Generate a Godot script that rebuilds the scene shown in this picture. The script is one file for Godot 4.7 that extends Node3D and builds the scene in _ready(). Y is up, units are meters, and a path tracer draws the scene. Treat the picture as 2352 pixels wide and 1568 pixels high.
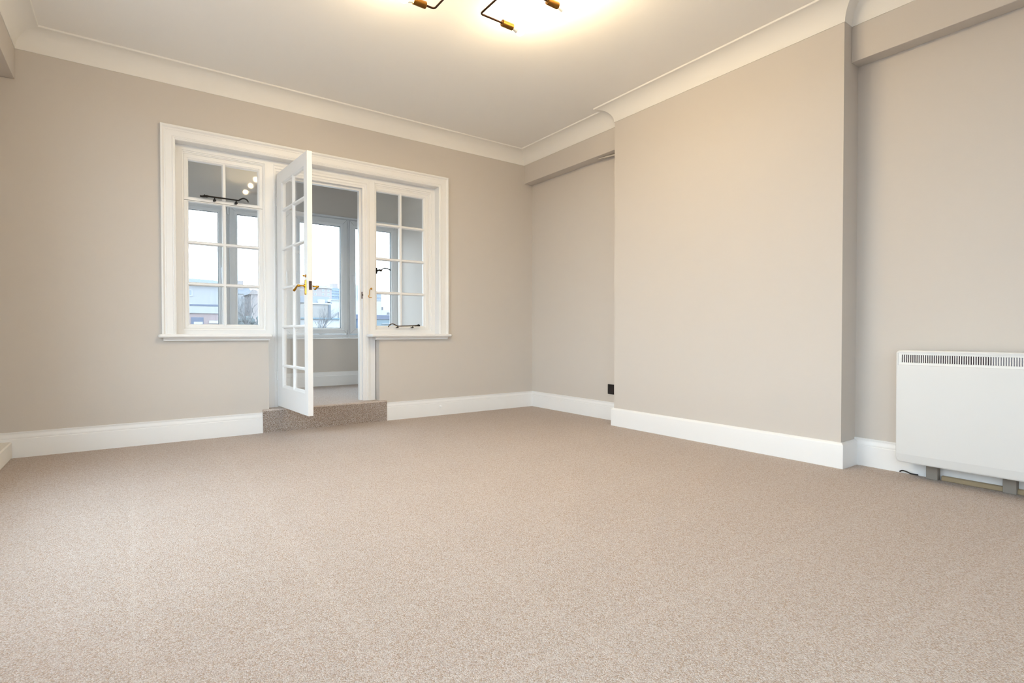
extends Node3D
# An empty living room: bay of painted glazing with an open glass door to an enclosed balcony, chimney breast, storage heater.

const CEIL := 2.59
const HC := 2.468          # foot of the cove
const FZ := -0.075         # face of the timber frame inside the reveal
const STEP := 0.177
var M := {}
var yarn := []
var rng := RandomNumberGenerator.new()


func _ready() -> void:
	rng.seed = 7
	set_camera()
	set_light()
	make_materials()
	shell()
	mouldings()
	glazing()
	glass_door()
	balcony()
	heater()
	small_things()
	ceiling_light()
	outside()


# ------------------------------------------------------------------ camera and light
func set_camera() -> void:
	var cam := Camera3D.new()
	cam.name = "camera"
	cam.fov = rad_to_deg(2.0 * atan(784.0 / 1218.62))
	cam.position = Vector3(-3.3906, 0.75, 4.3598)
	cam.rotation = Vector3(-0.0146, -0.623, -0.0003)
	cam.near = 0.02
	cam.far = 2000.0
	add_child(cam)
	cam.current = true


func set_light() -> void:
	var sky := ProceduralSkyMaterial.new()
	sky.sky_top_color = Color(0.845, 0.935, 1.0)
	sky.sky_horizon_color = Color(0.90, 0.962, 1.0)
	sky.ground_bottom_color = Color(0.5, 0.5, 0.5)
	sky.ground_horizon_color = Color(0.6, 0.6, 0.6)
	sky.energy_multiplier = 1.0
	var env := Environment.new()
	env.background_mode = Environment.BG_SKY
	env.sky = Sky.new()
	env.sky.sky_material = sky
	env.background_energy_multiplier = SKY
	env.tonemap_mode = Environment.TONE_MAPPER_LINEAR
	env.tonemap_exposure = EXPO
	env.sdfgi_enabled = true
	env.ssao_enabled = true
	env.ssil_enabled = true
	var we := WorldEnvironment.new()
	we.name = "world_environment"
	we.environment = env
	add_child(we)

const SKY := 5.7
const EXPO := 1.45
const BULB := 0.18


# ------------------------------------------------------------------ materials
func lin(r: float, g: float, b: float) -> Color:
	return Color(r, g, b).linear_to_srgb()


func mat(called: String, c: Color, rough := 0.6, metal := 0.0) -> StandardMaterial3D:
	var m := StandardMaterial3D.new()
	m.resource_name = called
	m.albedo_color = c
	m.roughness = rough
	m.metallic = metal
	M[called] = m
	return m


func noise_bytes(kind: int, freq: float, ret: int, size: int, sd: int) -> PackedByteArray:
	var n := FastNoiseLite.new()
	n.noise_type = kind
	n.frequency = freq
	n.seed = sd
	n.fractal_type = FastNoiseLite.FRACTAL_NONE
	n.cellular_return_type = ret
	n.cellular_jitter = 0.9
	var im := n.get_seamless_image(size, size, false, false, 0.08, true)
	im.convert(Image.FORMAT_L8)
	return im.get_data()


func carpet_material() -> void:
	# loop pile: every loop takes one of a few yarn colours, and stands as a small mound
	var s := 1024
	var cell := noise_bytes(FastNoiseLite.TYPE_CELLULAR, 0.125, FastNoiseLite.RETURN_CELL_VALUE, s, 3)
	var dist := noise_bytes(FastNoiseLite.TYPE_CELLULAR, 0.125, FastNoiseLite.RETURN_DISTANCE, s, 3)
	var broad := noise_bytes(FastNoiseLite.TYPE_SIMPLEX_SMOOTH, 0.018, 0, s, 9)
	var fleck := noise_bytes(FastNoiseLite.TYPE_SIMPLEX, 0.3, 0, s, 21)
	var col := PackedByteArray()
	col.resize(s * s * 3)
	var hgt := PackedByteArray()
	hgt.resize(s * s)
	yarn = [Color(0.77, 0.705, 0.665), Color(0.795, 0.745, 0.71), Color(0.81, 0.767, 0.74), Color(0.84, 0.805, 0.785), Color(0.74, 0.665, 0.605), Color(0.80, 0.75, 0.715)]
	for i in s * s:
		var k := int(cell[i] * 6 / 256.0)
		var y: Color = yarn[k]
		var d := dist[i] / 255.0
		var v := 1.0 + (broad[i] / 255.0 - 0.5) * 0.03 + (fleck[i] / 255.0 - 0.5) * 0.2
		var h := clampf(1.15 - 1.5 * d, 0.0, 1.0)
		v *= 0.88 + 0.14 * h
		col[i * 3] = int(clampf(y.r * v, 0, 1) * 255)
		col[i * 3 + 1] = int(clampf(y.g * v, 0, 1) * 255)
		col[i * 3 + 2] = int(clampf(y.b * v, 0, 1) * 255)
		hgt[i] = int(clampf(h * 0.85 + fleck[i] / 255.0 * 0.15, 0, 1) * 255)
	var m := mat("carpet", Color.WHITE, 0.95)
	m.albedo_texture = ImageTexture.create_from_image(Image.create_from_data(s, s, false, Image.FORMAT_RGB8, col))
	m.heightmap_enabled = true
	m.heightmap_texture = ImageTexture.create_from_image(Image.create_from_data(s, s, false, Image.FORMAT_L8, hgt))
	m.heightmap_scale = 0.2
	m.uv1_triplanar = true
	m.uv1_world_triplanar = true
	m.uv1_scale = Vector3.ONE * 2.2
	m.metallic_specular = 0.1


func make_materials() -> void:
	carpet_material()
	var roller := NoiseTexture2D.new()
	roller.width = 512
	roller.height = 512
	roller.seamless = true
	var rn := FastNoiseLite.new()
	rn.noise_type = FastNoiseLite.TYPE_SIMPLEX_SMOOTH
	rn.frequency = 0.06
	rn.seed = 5
	roller.noise = rn
	var wall := mat("wall_paint", lin(0.625, 0.578, 0.53), 0.75)
	wall.metallic_specular = 0.3
	var ceil_ := mat("ceiling_paint", lin(0.91, 0.89, 0.855), 0.85)
	ceil_.metallic_specular = 0.25
	for m in [wall, ceil_]:
		m.heightmap_enabled = true
		m.heightmap_texture = roller
		m.heightmap_scale = 0.012
		m.uv1_triplanar = true
		m.uv1_world_triplanar = true
		m.uv1_scale = Vector3.ONE * 2.5
	var cove := mat("cove_paint", lin(0.86, 0.84, 0.80), 0.8)
	cove.metallic_specular = 0.25
	mat("white_gloss", lin(0.86, 0.856, 0.85), 0.35)
	mat("white_plastic", lin(0.78, 0.80, 0.82), 0.3)
	mat("heater_enamel", lin(0.71, 0.705, 0.69), 0.4)
	mat("heater_grille", lin(0.80, 0.795, 0.775), 0.4)
	mat("carpet_backing", lin(0.22, 0.155, 0.11), 1.0)
	var ym := mat("yarn", Color.WHITE, 0.95)
	ym.vertex_color_use_as_albedo = true
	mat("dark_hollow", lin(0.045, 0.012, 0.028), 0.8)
	mat("grey_baffle", lin(0.42, 0.40, 0.44), 0.6)
	mat("brass", Color(0.80, 0.60, 0.22), 0.25, 1.0)
	mat("old_brass", Color(0.50, 0.35, 0.16), 0.38, 1.0)
	mat("dark_bronze", Color(0.20, 0.115, 0.07), 0.4, 0.8)
	mat("black_iron", lin(0.018, 0.016, 0.015), 0.4, 0.6)
	mat("bronze_iron", Color(0.30, 0.22, 0.13), 0.35, 0.9)
	mat("latch_brown", lin(0.09, 0.05, 0.04), 0.5, 0.4)
	mat("black_plastic", lin(0.006, 0.004, 0.004), 0.35)
	mat("gasket", lin(0.03, 0.05, 0.06), 0.6)
	mat("seam", lin(0.10, 0.10, 0.10), 0.8)
	mat("timber", lin(0.36, 0.27, 0.16), 0.7)
	mat("foot_metal", lin(0.27, 0.235, 0.20), 0.6)
	var b := mat("bulb_glass", Color(1, 1, 1), 0.3)
	b.emission_enabled = true
	b.emission = Color(1.0, 0.93, 0.8)
	b.emission_energy_multiplier = 2.2
	mat("bulb_collar", lin(0.85, 0.84, 0.8), 0.4)
	for spec in [["clear_glass", 0.01], ["dusty_glass", 0.05]]:
		var g := mat(spec[0], Color(0.82, 0.92, 1.0, spec[1]), 0.02)
		g.transparency = BaseMaterial3D.TRANSPARENCY_ALPHA


# ------------------------------------------------------------------ nodes
func st_new() -> SurfaceTool:
	var st := SurfaceTool.new()
	st.begin(Mesh.PRIMITIVE_TRIANGLES)
	return st


func thing(called: String, label: String, category: String, at := Vector3.ZERO, kind := "", group := "") -> Node3D:
	var o := Node3D.new()
	o.name = called
	o.position = at
	tag(o, label, category, kind, group)
	add_child(o, true)
	return o


func tag(o: Node, label: String, category: String, kind := "", group := "") -> void:
	o.set_meta("label", label)
	o.set_meta("category", category)
	if kind:
		o.set_meta("kind", kind)
	if group:
		o.set_meta("group", group)


func put(called: String, st: SurfaceTool, m: String, parent: Node3D = self, at := Vector3.ZERO) -> MeshInstance3D:
	var o := MeshInstance3D.new()
	o.name = called
	o.mesh = st.commit()
	o.material_override = M[m]
	o.position = at
	o.cast_shadow = GeometryInstance3D.SHADOW_CASTING_SETTING_ON
	parent.add_child(o, true)
	return o


func single(called: String, st: SurfaceTool, m: String, label: String, category: String, kind := "structure") -> MeshInstance3D:
	var o := put(called, st, m)
	tag(o, label, category, kind)
	return o


# ------------------------------------------------------------------ shapes
func tri(st: SurfaceTool, a: Vector3, b: Vector3, c: Vector3, na: Vector3, nb: Vector3, nc: Vector3) -> void:
	var f := (b - a).cross(c - a)
	if f.length_squared() < 1e-18:
		return
	if f.dot(na + nb + nc) > 0.0:
		var t := b
		b = c
		c = t
		t = nb
		nb = nc
		nc = t
	st.set_normal(na.normalized())
	st.add_vertex(a)
	st.set_normal(nb.normalized())
	st.add_vertex(b)
	st.set_normal(nc.normalized())
	st.add_vertex(c)


func quad(st: SurfaceTool, a: Vector3, b: Vector3, c: Vector3, d: Vector3, n: Vector3) -> void:
	tri(st, a, b, c, n, n, n)
	tri(st, a, c, d, n, n, n)


func quad_n(st: SurfaceTool, a: Vector3, b: Vector3, c: Vector3, d: Vector3, na: Vector3, nb: Vector3, nc: Vector3, nd: Vector3) -> void:
	tri(st, a, b, c, na, nb, nc)
	tri(st, a, c, d, na, nc, nd)


func box(st: SurfaceTool, lo: Vector3, hi: Vector3, ch := 0.0, xf := Transform3D.IDENTITY) -> void:
	# a box with chamfered edges
	var c := (lo + hi) / 2.0
	var h := (hi - lo) / 2.0
	ch = minf(ch, minf(h.x, minf(h.y, h.z)) * 0.98)
	var pt := func(s: Vector3, axis: int) -> Vector3:
		var e := h - Vector3.ONE * ch
		e[axis] = h[axis]
		return xf * (c + s * e)
	for a in 3:
		var b := (a + 1) % 3
		var d := (a + 2) % 3
		for sa in [-1.0, 1.0]:
			var n := Vector3.ZERO
			n[a] = sa
			var q := []
			for sb in [[-1.0, -1.0], [1.0, -1.0], [1.0, 1.0], [-1.0, 1.0]]:
				var s := Vector3.ZERO
				s[a] = sa
				s[b] = sb[0]
				s[d] = sb[1]
				q.append(pt.call(s, a))
			quad(st, q[0], q[1], q[2], q[3], xf.basis * n)
			if ch > 0.0:
				for s_b in [-1.0, 1.0]:
					var s0 := Vector3.ZERO
					s0[a] = sa
					s0[b] = s_b
					s0[d] = -1.0
					var s1 := s0
					s1[d] = 1.0
					var n2 := Vector3.ZERO
					n2[a] = sa
					n2[b] = s_b
					quad(st, pt.call(s0, a), pt.call(s1, a), pt.call(s1, b), pt.call(s0, b), xf.basis * n2)
	if ch > 0.0:
		for sx in [-1.0, 1.0]:
			for sy in [-1.0, 1.0]:
				for sz in [-1.0, 1.0]:
					var s := Vector3(sx, sy, sz)
					var n := xf.basis * s
					tri(st, pt.call(s, 0), pt.call(s, 1), pt.call(s, 2), n, n, n)


func boxes(list: Array, ch := 0.0) -> SurfaceTool:
	var st := st_new()
	for b in list:
		box(st, Vector3(b[0], b[1], b[2]), Vector3(b[3], b[4], b[5]), ch)
	return st


func frame_rect(st: SurfaceTool, o: Rect2, i: Rect2, prof: Array, skip := []) -> void:
	# a mitred moulding round a rectangle in the plane of the wall; prof holds (share of the way from the outer to the inner edge, z)
	var oc := [o.position, Vector2(o.end.x, o.position.y), o.end, Vector2(o.position.x, o.end.y)]
	var ic := [i.position, Vector2(i.end.x, i.position.y), i.end, Vector2(i.position.x, i.end.y)]
	var inward := [Vector3.UP, Vector3.LEFT, Vector3.DOWN, Vector3.RIGHT]
	for s in 4:
		if s in skip:
			continue
		var e := (s + 1) % 4
		var width: float = absf((ic[s] - oc[s]).dot(Vector2(inward[s].x, inward[s].y)))
		for k in prof.size() - 1:
			var p: Vector2 = prof[k]
			var q: Vector2 = prof[k + 1]
			var pts := []
			for w in [[s, p], [e, p], [e, q], [s, q]]:
				var a: Vector2 = oc[w[0]]
				var v: Vector2 = a.lerp(ic[w[0]], w[1].x)
				pts.append(Vector3(v.x, v.y, w[1].y))
			var d := Vector2((q.x - p.x) * width, q.y - p.y)
			quad(st, pts[0], pts[1], pts[2], pts[3], (inward[s] * -d.y + Vector3.BACK * d.x).normalized())


func seg_normals(prof: Array) -> Array:
	# for every segment of a profile, the normals at both its ends, smooth over gentle bends
	var n := []
	for k in prof.size() - 1:
		var d: Vector2 = prof[k + 1] - prof[k]
		n.append(Vector2(d.y, -d.x).normalized())
	var out := []
	for k in n.size():
		var a: Vector2 = n[k]
		var b: Vector2 = n[k]
		if k > 0 and n[k - 1].dot(n[k]) > 0.82:
			a = (n[k - 1] + n[k]).normalized()
		if k < n.size() - 1 and n[k + 1].dot(n[k]) > 0.82:
			b = (n[k + 1] + n[k]).normalized()
		out.append([a, b])
	return out


func sweep(st: SurfaceTool, prof: Array, path: Array, side: float, caps := true) -> void:
	# a moulding run along walls: prof holds (out of the wall, up), path runs in plan, mitred at the corners
	var outs := []
	for k in path.size() - 1:
		var d: Vector3 = (path[k + 1] - path[k]).normalized()
		outs.append(Vector3(-d.z, 0, d.x) * side)
	var mit := []
	for k in path.size():
		var a: Vector3 = outs[maxi(k - 1, 0)]
		var b: Vector3 = outs[mini(k, outs.size() - 1)]
		mit.append((a + b) / (1.0 + a.dot(b)))
	var nn := seg_normals(prof)
	for k in path.size() - 1:
		var o: Vector3 = outs[k]
		for j in prof.size() - 1:
			var p: Vector2 = prof[j]
			var q: Vector2 = prof[j + 1]
			var na: Vector3 = o * nn[j][0].x + Vector3.UP * nn[j][0].y
			var nb: Vector3 = o * nn[j][1].x + Vector3.UP * nn[j][1].y
			quad_n(st, path[k] + mit[k] * p.x + Vector3.UP * p.y, path[k + 1] + mit[k + 1] * p.x + Vector3.UP * p.y, path[k + 1] + mit[k + 1] * q.x + Vector3.UP * q.y, path[k] + mit[k] * q.x + Vector3.UP * q.y, na, na, nb, nb)
	if not caps:
		return
	var poly := PackedVector2Array(prof)
	var idx := Geometry2D.triangulate_polygon(poly)
	for e in [0, path.size() - 1]:
		var d: Vector3 = (path[1] - path[0]).normalized() * -1.0 if e == 0 else (path[e] - path[e - 1]).normalized()
		for k in range(0, idx.size(), 3):
			var v := []
			for j in 3:
				var p := poly[idx[k + j]]
				v.append(path[e] + mit[e] * p.x + Vector3.UP * p.y)
			tri(st, v[0], v[1], v[2], d, d, d)


func tube(st: SurfaceTool, pts: Array, radii, sides := 10, flat := Vector2.ONE) -> void:
	var n := pts.size()
	var t0: Vector3 = (pts[1] - pts[0]).normalized()
	var u := t0.cross(Vector3.UP if absf(t0.y) < 0.9 else Vector3.RIGHT).normalized()
	var rings := []
	var norms := []
	for k in n:
		var t: Vector3 = (pts[mini(k + 1, n - 1)] - pts[maxi(k - 1, 0)]).normalized()
		u = (u - t * u.dot(t)).normalized()
		var v := t.cross(u)
		var r: float = radii if radii is float else radii[k]
		var ring := []
		var nr := []
		for j in sides:
			var a := TAU * j / sides
			ring.append(pts[k] + (u * cos(a) * flat.x + v * sin(a) * flat.y) * r)
			nr.append((u * cos(a) / flat.x + v * sin(a) / flat.y).normalized())
		rings.append(ring)
		norms.append(nr)
	for k in n - 1:
		for j in sides:
			var i := (j + 1) % sides
			quad_n(st, rings[k][j], rings[k][i], rings[k + 1][i], rings[k + 1][j], norms[k][j], norms[k][i], norms[k + 1][i], norms[k + 1][j])
	for e in [0, n - 1]:
		var d: Vector3 = -t0 if e == 0 else (pts[n - 1] - pts[n - 2]).normalized()
		for j in sides:
			tri(st, pts[e], rings[e][j], rings[e][(j + 1) % sides], d, d, d)


func lathe(st: SurfaceTool, prof: Array, xf: Transform3D, sides := 20) -> void:
	# prof holds (radius, height), rising
	var nn := seg_normals(prof)
	for k in prof.size() - 1:
		var p: Vector2 = prof[k]
		var q: Vector2 = prof[k + 1]
		for j in sides:
			var a := TAU * j / sides
			var b := TAU * (j + 1) / sides
			var da := Vector3(cos(a), 0, sin(a))
			var db := Vector3(cos(b), 0, sin(b))
			var n0: Vector2 = nn[k][0]
			var n1: Vector2 = nn[k][1]
			var y := Vector3.UP
			quad_n(st, xf * (da * p.x + y * p.y), xf * (db * p.x + y * p.y), xf * (db * q.x + y * q.y), xf * (da * q.x + y * q.y), xf.basis * (da * n0.x + y * n0.y), xf.basis * (db * n0.x + y * n0.y), xf.basis * (db * n1.x + y * n1.y), xf.basis * (da * n1.x + y * n1.y))


func along(dir: Vector3, at: Vector3) -> Transform3D:
	# a frame whose y axis points along dir
	var y := dir.normalized()
	var x := y.cross(Vector3.UP if absf(y.y) < 0.9 else Vector3.RIGHT).normalized()
	return Transform3D(Basis(x, y, x.cross(y)), at)


func smooth_path(ctrl: Array, steps := 6) -> Array:
	var c := Curve3D.new()
	for k in ctrl.size():
		var a: Vector3 = ctrl[maxi(k - 1, 0)]
		var b: Vector3 = ctrl[mini(k + 1, ctrl.size() - 1)]
		var h := (b - a) / 6.0
		c.add_point(ctrl[k], -h, h)
	var out := []
	for k in (ctrl.size() - 1) * steps + 1:
		out.append(c.samplef(float(k) / steps))
	return out


# ------------------------------------------------------------------ room shell
const X0 := -4.05     # left wall
const ZB := 6.5       # back wall
const CHX := -0.1806
const CHZ0 := 1.3247
const CHZ1 := 3.0341


func shell() -> void:
	var st := boxes([[X0 - 0.2, -0.2, 0.0, 0.2, 0.0, ZB + 0.2]])
	single("floor", st, "carpet", "beige loop pile carpet covering the whole room floor", "floor")
	st = boxes([[X0 - 0.2, CEIL, -0.2, 0.2, CEIL + 0.2, ZB + 0.2]])
	single("ceiling", st, "ceiling_paint", "flat white painted ceiling of the room", "ceiling")
	# the wall with the glazing: solid left, right, above and under the two windows
	st = boxes([
		[X0 - 0.2, 0, -0.2, -3.14, CEIL, 0], [-1.078, 0, -0.2, 0.0, CEIL, 0], [-3.14, 2.102, -0.2, -1.078, CEIL, 0],
		[-3.14, 0, -0.2, -2.539, 0.72, 0], [-1.66, 0, -0.2, -1.078, 0.72, 0]])
	single("wall_far", st, "wall_paint", "greige painted wall around the white windows and the glass door", "wall")
	st = boxes([[0, 0, -0.2, 0.2, CEIL, ZB + 0.2]])
	single("wall_right", st, "wall_paint", "greige painted right wall in the alcoves either side of the chimney breast", "wall")
	st = boxes([[CHX, 0, CHZ0, 0.0, CEIL, CHZ1]])
	single("wall_chimney", st, "wall_paint", "greige chimney breast standing forward of the right wall", "chimney breast")
	st = boxes([[-0.1047, 2.282, 0, 0, CEIL, CHZ0]], 0.002)
	single("beam_alcove", st, "wall_paint", "greige boxed beam over the far alcove beside the window wall", "beam")
	st = boxes([[-0.0908, 2.27, CHZ1, 0, CEIL, ZB]], 0.002)
	single("beam_heater", st, "wall_paint", "greige boxed beam high over the white storage heater", "beam")
	st = boxes([[X0, 2.282, 0, -3.9447, CEIL, ZB]], 0.002)
	single("beam_left", st, "wall_paint", "greige boxed beam at the top left edge of the room", "beam")
	# left wall and back wall, out of view, with the windows that light the room
	st = boxes(wall_with_holes_z(X0 - 0.2, X0, -0.2, ZB + 0.2, LIGHT_WINDOWS_LEFT))
	single("wall_left", st, "wall_paint", "greige painted left wall, seen as a sliver at the left edge", "wall")
	var holes := []
	for b in wall_with_holes_z(ZB, ZB + 0.2, X0, 0.0, LIGHT_WINDOWS_BACK):
		holes.append([b[2], b[1], b[0], b[5], b[4], b[3]])
	st = boxes(holes)
	single("wall_back", st, "wall_paint", "greige painted wall behind the camera with a wide window", "wall")
	var n := 0
	for w in LIGHT_WINDOWS_LEFT:
		sash_window(Vector3(X0 - 0.1, 0, 0), w, PI / 2, n)
		n += 1
	for w in LIGHT_WINDOWS_BACK:
		sash_window(Vector3(0, 0, ZB + 0.1), w, PI, n)
		n += 1

const LIGHT_WINDOWS_LEFT := [[1.0, 2.75, 0.4, 2.35], [4.0, 5.7, 0.5, 2.3]]
const LIGHT_WINDOWS_BACK := [[-3.95, -2.74, 0.2, 2.4]]


func wall_with_holes_z(x0: float, x1: float, z0: float, z1: float, holes: Array) -> Array:
	var out := []
	var z := z0
	for h in holes:
		out.append([x0, 0, z, x1, CEIL, h[0]])
		out.append([x0, 0, h[0], x1, h[2], h[1]])
		out.append([x0, h[3], h[0], x1, CEIL, h[1]])
		z = h[1]
	out.append([x0, 0, z, x1, CEIL, z1])
	return out


func sash_window(at: Vector3, w: Array, turn: float, n: int) -> void:
	# a plain white two-light window in a wall out of view
	var o := thing("window_%d" % (4 + n), ["plain white framed window in the middle of the left wall", "plain white framed window in the left wall behind the camera", "plain white framed window at the left of the back wall", "", "", "white framed glazing closing the left end of the balcony"][n], "window", at, "structure")
	var r := Rect2(w[0], w[2], w[1] - w[0], w[3] - w[2])
	var st := st_new()
	frame_rect(st, r, r.grow(-0.05), [Vector2(0, -0.03), Vector2(0, 0.03), Vector2(1, 0.03), Vector2(1, -0.03), Vector2(0, -0.03)])
	box(st, Vector3(r.get_center().x - 0.03, r.position.y, -0.03), Vector3(r.get_center().x + 0.03, r.end.y, 0.03), 0.004)
	var f := put("frame", st, "white_gloss", o)
	st = boxes([[r.position.x + 0.04, r.position.y + 0.04, -0.003, r.end.x - 0.04, r.end.y - 0.04, 0.003]])
	var g := put("pane", st, "clear_glass", o)
	if turn == PI / 2:
		for p in [f, g]:
			p.basis = Basis(Vector3(0, 0, 1), Vector3(0, 1, 0), Vector3(-1, 0, 0))


# ------------------------------------------------------------------ baseboards and cove
func mouldings() -> void:
	var ogee := [Vector2(0, 0), Vector2(0.0155, 0), Vector2(0.0155, 0.108), Vector2(0.0150, 0.112), Vector2(0.0120, 0.115)]
	for k in 7:
		var a := k / 6.0
		ogee.append(Vector2(0.0125 - 0.005 * a + 0.0012 * sin(a * TAU), 0.118 + 0.03 * a))
	ogee.append_array([Vector2(0.0082, 0.149), Vector2(0.0082, 0.155), Vector2(0, 0.155)])
	var st := st_new()
	sweep(st, ogee, [Vector3(X0, 0, 0), Vector3(-2.586, 0, 0)], 1.0)
	single("baseboard_far_left", st, "white_gloss", "white moulded skirting board under the left window, left of the carpeted step", "skirting")
	st = st_new()
	sweep(st, ogee, [Vector3(-1.60, 0, 0), Vector3(0, 0, 0), Vector3(0, 0, CHZ0)], 1.0)
	single("baseboard_far_right", st, "white_gloss", "white moulded skirting board from the carpeted step round the far corner to the chimney breast", "skirting")
	st = st_new()
	sweep(st, ogee, [Vector3(0, 0, CHZ1), Vector3(0, 0, ZB)], 1.0)
	single("baseboard_right", st, "white_gloss", "white moulded skirting board running behind the storage heater", "skirting")
	var plain := [Vector2(0, 0), Vector2(0.018, 0), Vector2(0.018, 0.128), Vector2(0.0172, 0.132), Vector2(0.0155, 0.1345), Vector2(0.008, 0.1425), Vector2(0.006, 0.1435), Vector2(0, 0.1435)]
	st = st_new()
	sweep(st, plain, [Vector3(0, 0, CHZ0), Vector3(CHX, 0, CHZ0), Vector3(CHX, 0, CHZ1), Vector3(0, 0, CHZ1)], 1.0)
	single("baseboard_chimney", st, "white_gloss", "plain white skirting board with bevelled top round the chimney breast", "skirting")
	# cove: a quarter hollow with a small lip where it meets the ceiling
	var cove := [Vector2(0, HC - 0.001), Vector2(0.004, HC - 0.001)]
	for k in 17:
		var a := PI / 2 * k / 16.0
		cove.append(Vector2(0.117 - 0.113 * cos(a), HC + 0.111 * sin(a)))
	cove.append_array([Vector2(0.1185, HC + 0.111), Vector2(0.1215, HC + 0.1125), Vector2(0.123, HC + 0.116), Vector2(0.123, CEIL), Vector2(0, CEIL)])
	st = st_new()
	sweep(st, cove, [Vector3(-3.9447, 0, ZB), Vector3(-3.9447, 0, 0), Vector3(-0.1047, 0, 0), Vector3(-0.1047, 0, CHZ0), Vector3(CHX, 0, CHZ0), Vector3(CHX, 0, CHZ1), Vector3(-0.0908, 0, CHZ1), Vector3(-0.0908, 0, ZB)], 1.0)
	single("trim_1", st, "cove_paint", "white plaster cove running round the top of the walls under the ceiling", "cornice")
	st = boxes([[X0, 0.0, 0.016, -3.9769, 0.1, ZB]], 0.006)
	single("trim_2", st, "cove_paint", "low cream boxed ledge along the foot of the left wall", "boxing")


# ------------------------------------------------------------------ windows beside the door
const TOPY := 2.092

func glazing() -> void:
	# moulded architrave with its reveal lining
	var st := st_new()
	var o := Rect2(-3.218, 0.745, 2.223, 1.442)
	var i := Rect2(-3.13, 0.745, 2.042, 1.347)
	var prof := []
	for p in [[0.0, -0.001], [0.0, 0.024], [0.03, 0.0265], [0.13, 0.0265], [0.16, 0.024], [0.2, 0.018], [0.25, 0.0145], [0.30, 0.0165], [0.34, 0.0165], [0.36, 0.0145], [0.76, 0.0145], [0.775, 0.0125], [0.80, 0.0155], [0.84, 0.0165], [0.88, 0.0155], [0.895, 0.0125], [0.93, 0.0125], [0.97, 0.011], [1.0, 0.007], [1.0, FZ]]:
		prof.append(Vector2(p[0], p[1]))
	frame_rect(st, o, i, prof, [0])
	single("trim_3", st, "white_gloss", "white moulded architrave framing the windows and glass door", "architrave")
	# the timber frame in the reveal: rails and posts round three openings
	var fr := thing("door_frame", "white timber frame with the posts between the windows and the doorway", "frame", Vector3.ZERO, "structure")
	var za := FZ - 0.09
	var head := boxes([[-3.13, 2.062, za, -1.088, TOPY, FZ]])
	put("head", head, "white_gloss", fr)
	put("post", boxes([[-3.13, 0.745, za, -3.089, 2.062, FZ]]), "white_gloss", fr)
	put("post", boxes([[-2.539, STEP, za, -2.483, 2.062, FZ]]), "white_gloss", fr)
	put("post", boxes([[-1.7106, STEP, za, -1.667, 2.062, FZ]]), "white_gloss", fr)
	put("post", boxes([[-1.117, 0.745, za, -1.088, 2.062, FZ]]), "white_gloss", fr)
	put("rail", boxes([[-3.089, 0.70, za, -2.539, 0.775, FZ]]), "white_gloss", fr)
	put("rail", boxes([[-1.667, 0.70, za, -1.117, 0.775, FZ]]), "white_gloss", fr)
	# doorway: moulded jambs and head, then the rebate and stop
	st = st_new()
	var mo := Rect2(-2.483, STEP, 0.7724, 1.887)
	var mi := Rect2(-2.457, STEP, 0.685, 1.818)
	frame_rect(st, mo, mi, [Vector2(0, FZ), Vector2(0.2, FZ + 0.004), Vector2(0.4, FZ + 0.004), Vector2(0.5, FZ - 0.003), Vector2(0.7, FZ - 0.003), Vector2(0.8, FZ - 0.008), Vector2(1, FZ - 0.010), Vector2(1, za)], [0])
	put("doorway_moulding", st, "white_gloss", fr)
	st = st_new()
	frame_rect(st, mi, Rect2(-2.441, STEP, 0.653, 1.8), [Vector2(0, FZ - 0.046), Vector2(1, FZ - 0.046), Vector2(1, za)], [0])
	put("door_stop", st, "white_gloss", fr)
	# strike plate on the jamb and the little brass cabin hook on the post
	st = boxes([[-1.7735, 1.052, FZ - 0.042, -1.7705, 1.11, FZ - 0.014]], 0.001)
	box(st, Vector3(-1.7745, 1.075, FZ - 0.036), Vector3(-1.768, 1.09, FZ - 0.008), 0.002)
	put("strike_plate", st, "latch_brown", fr)
	st = st_new()
	lathe(st, [Vector2(0, -0.001), Vector2(0.0085, -0.001), Vector2(0.0085, 0.002), Vector2(0.006, 0.004), Vector2(0.003, 0.0055), Vector2(0.003, 0.012), Vector2(0, 0.013)], along(Vector3.BACK, Vector3(-1.7, 1.139, FZ)))
	tube(st, smooth_path([Vector3(-1.7, 1.139, FZ + 0.009), Vector3(-1.712, 1.139, FZ + 0.015), Vector3(-1.719, 1.131, FZ + 0.015), Vector3(-1.7205, 1.11, FZ + 0.013), Vector3(-1.7205, 1.088, FZ + 0.012), Vector3(-1.729, 1.078, FZ + 0.013), Vector3(-1.730, 1.068, FZ + 0.016), Vector3(-1.722, 1.060, FZ + 0.018), Vector3(-1.704, 1.061, FZ + 0.018)]), 0.0028, 8)
	put("cabin_hook", st, "brass", fr).set_meta("label", "small brass cabin hook")
	# the two windows
	var w := thing("window_1", "white window of eight small panes left of the glass door, black stay on its top light", "window", Vector3.ZERO, "structure")
	window_moulding(w, Rect2(-3.089, 0.775, 0.55, 1.287), Rect2(-3.0756, 0.79, 0.5174, 1.248))
	sash(w, "top_light", Rect2(-3.0756, 1.709, 0.5174, 0.329), Rect2(-3.0456, 1.735, 0.455, 0.26), [-2.8198], [])
	sash(w, "lower_sash", Rect2(-3.0756, 0.79, 0.5174, 0.917), Rect2(-3.0456, 0.82, 0.455, 0.878), [-2.8198], [1.4085, 1.11])
	window_board(w, -3.24, -2.517, -3.209, -2.532)
	stay(w, false)
	var v := thing("window_2", "white window of eight small panes right of the glass door, black stay on its sill", "window", Vector3.ZERO, "structure")
	window_moulding(v, Rect2(-1.667, 0.775, 0.55, 1.287), Rect2(-1.6555, 0.79, 0.507, 1.237))
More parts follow.
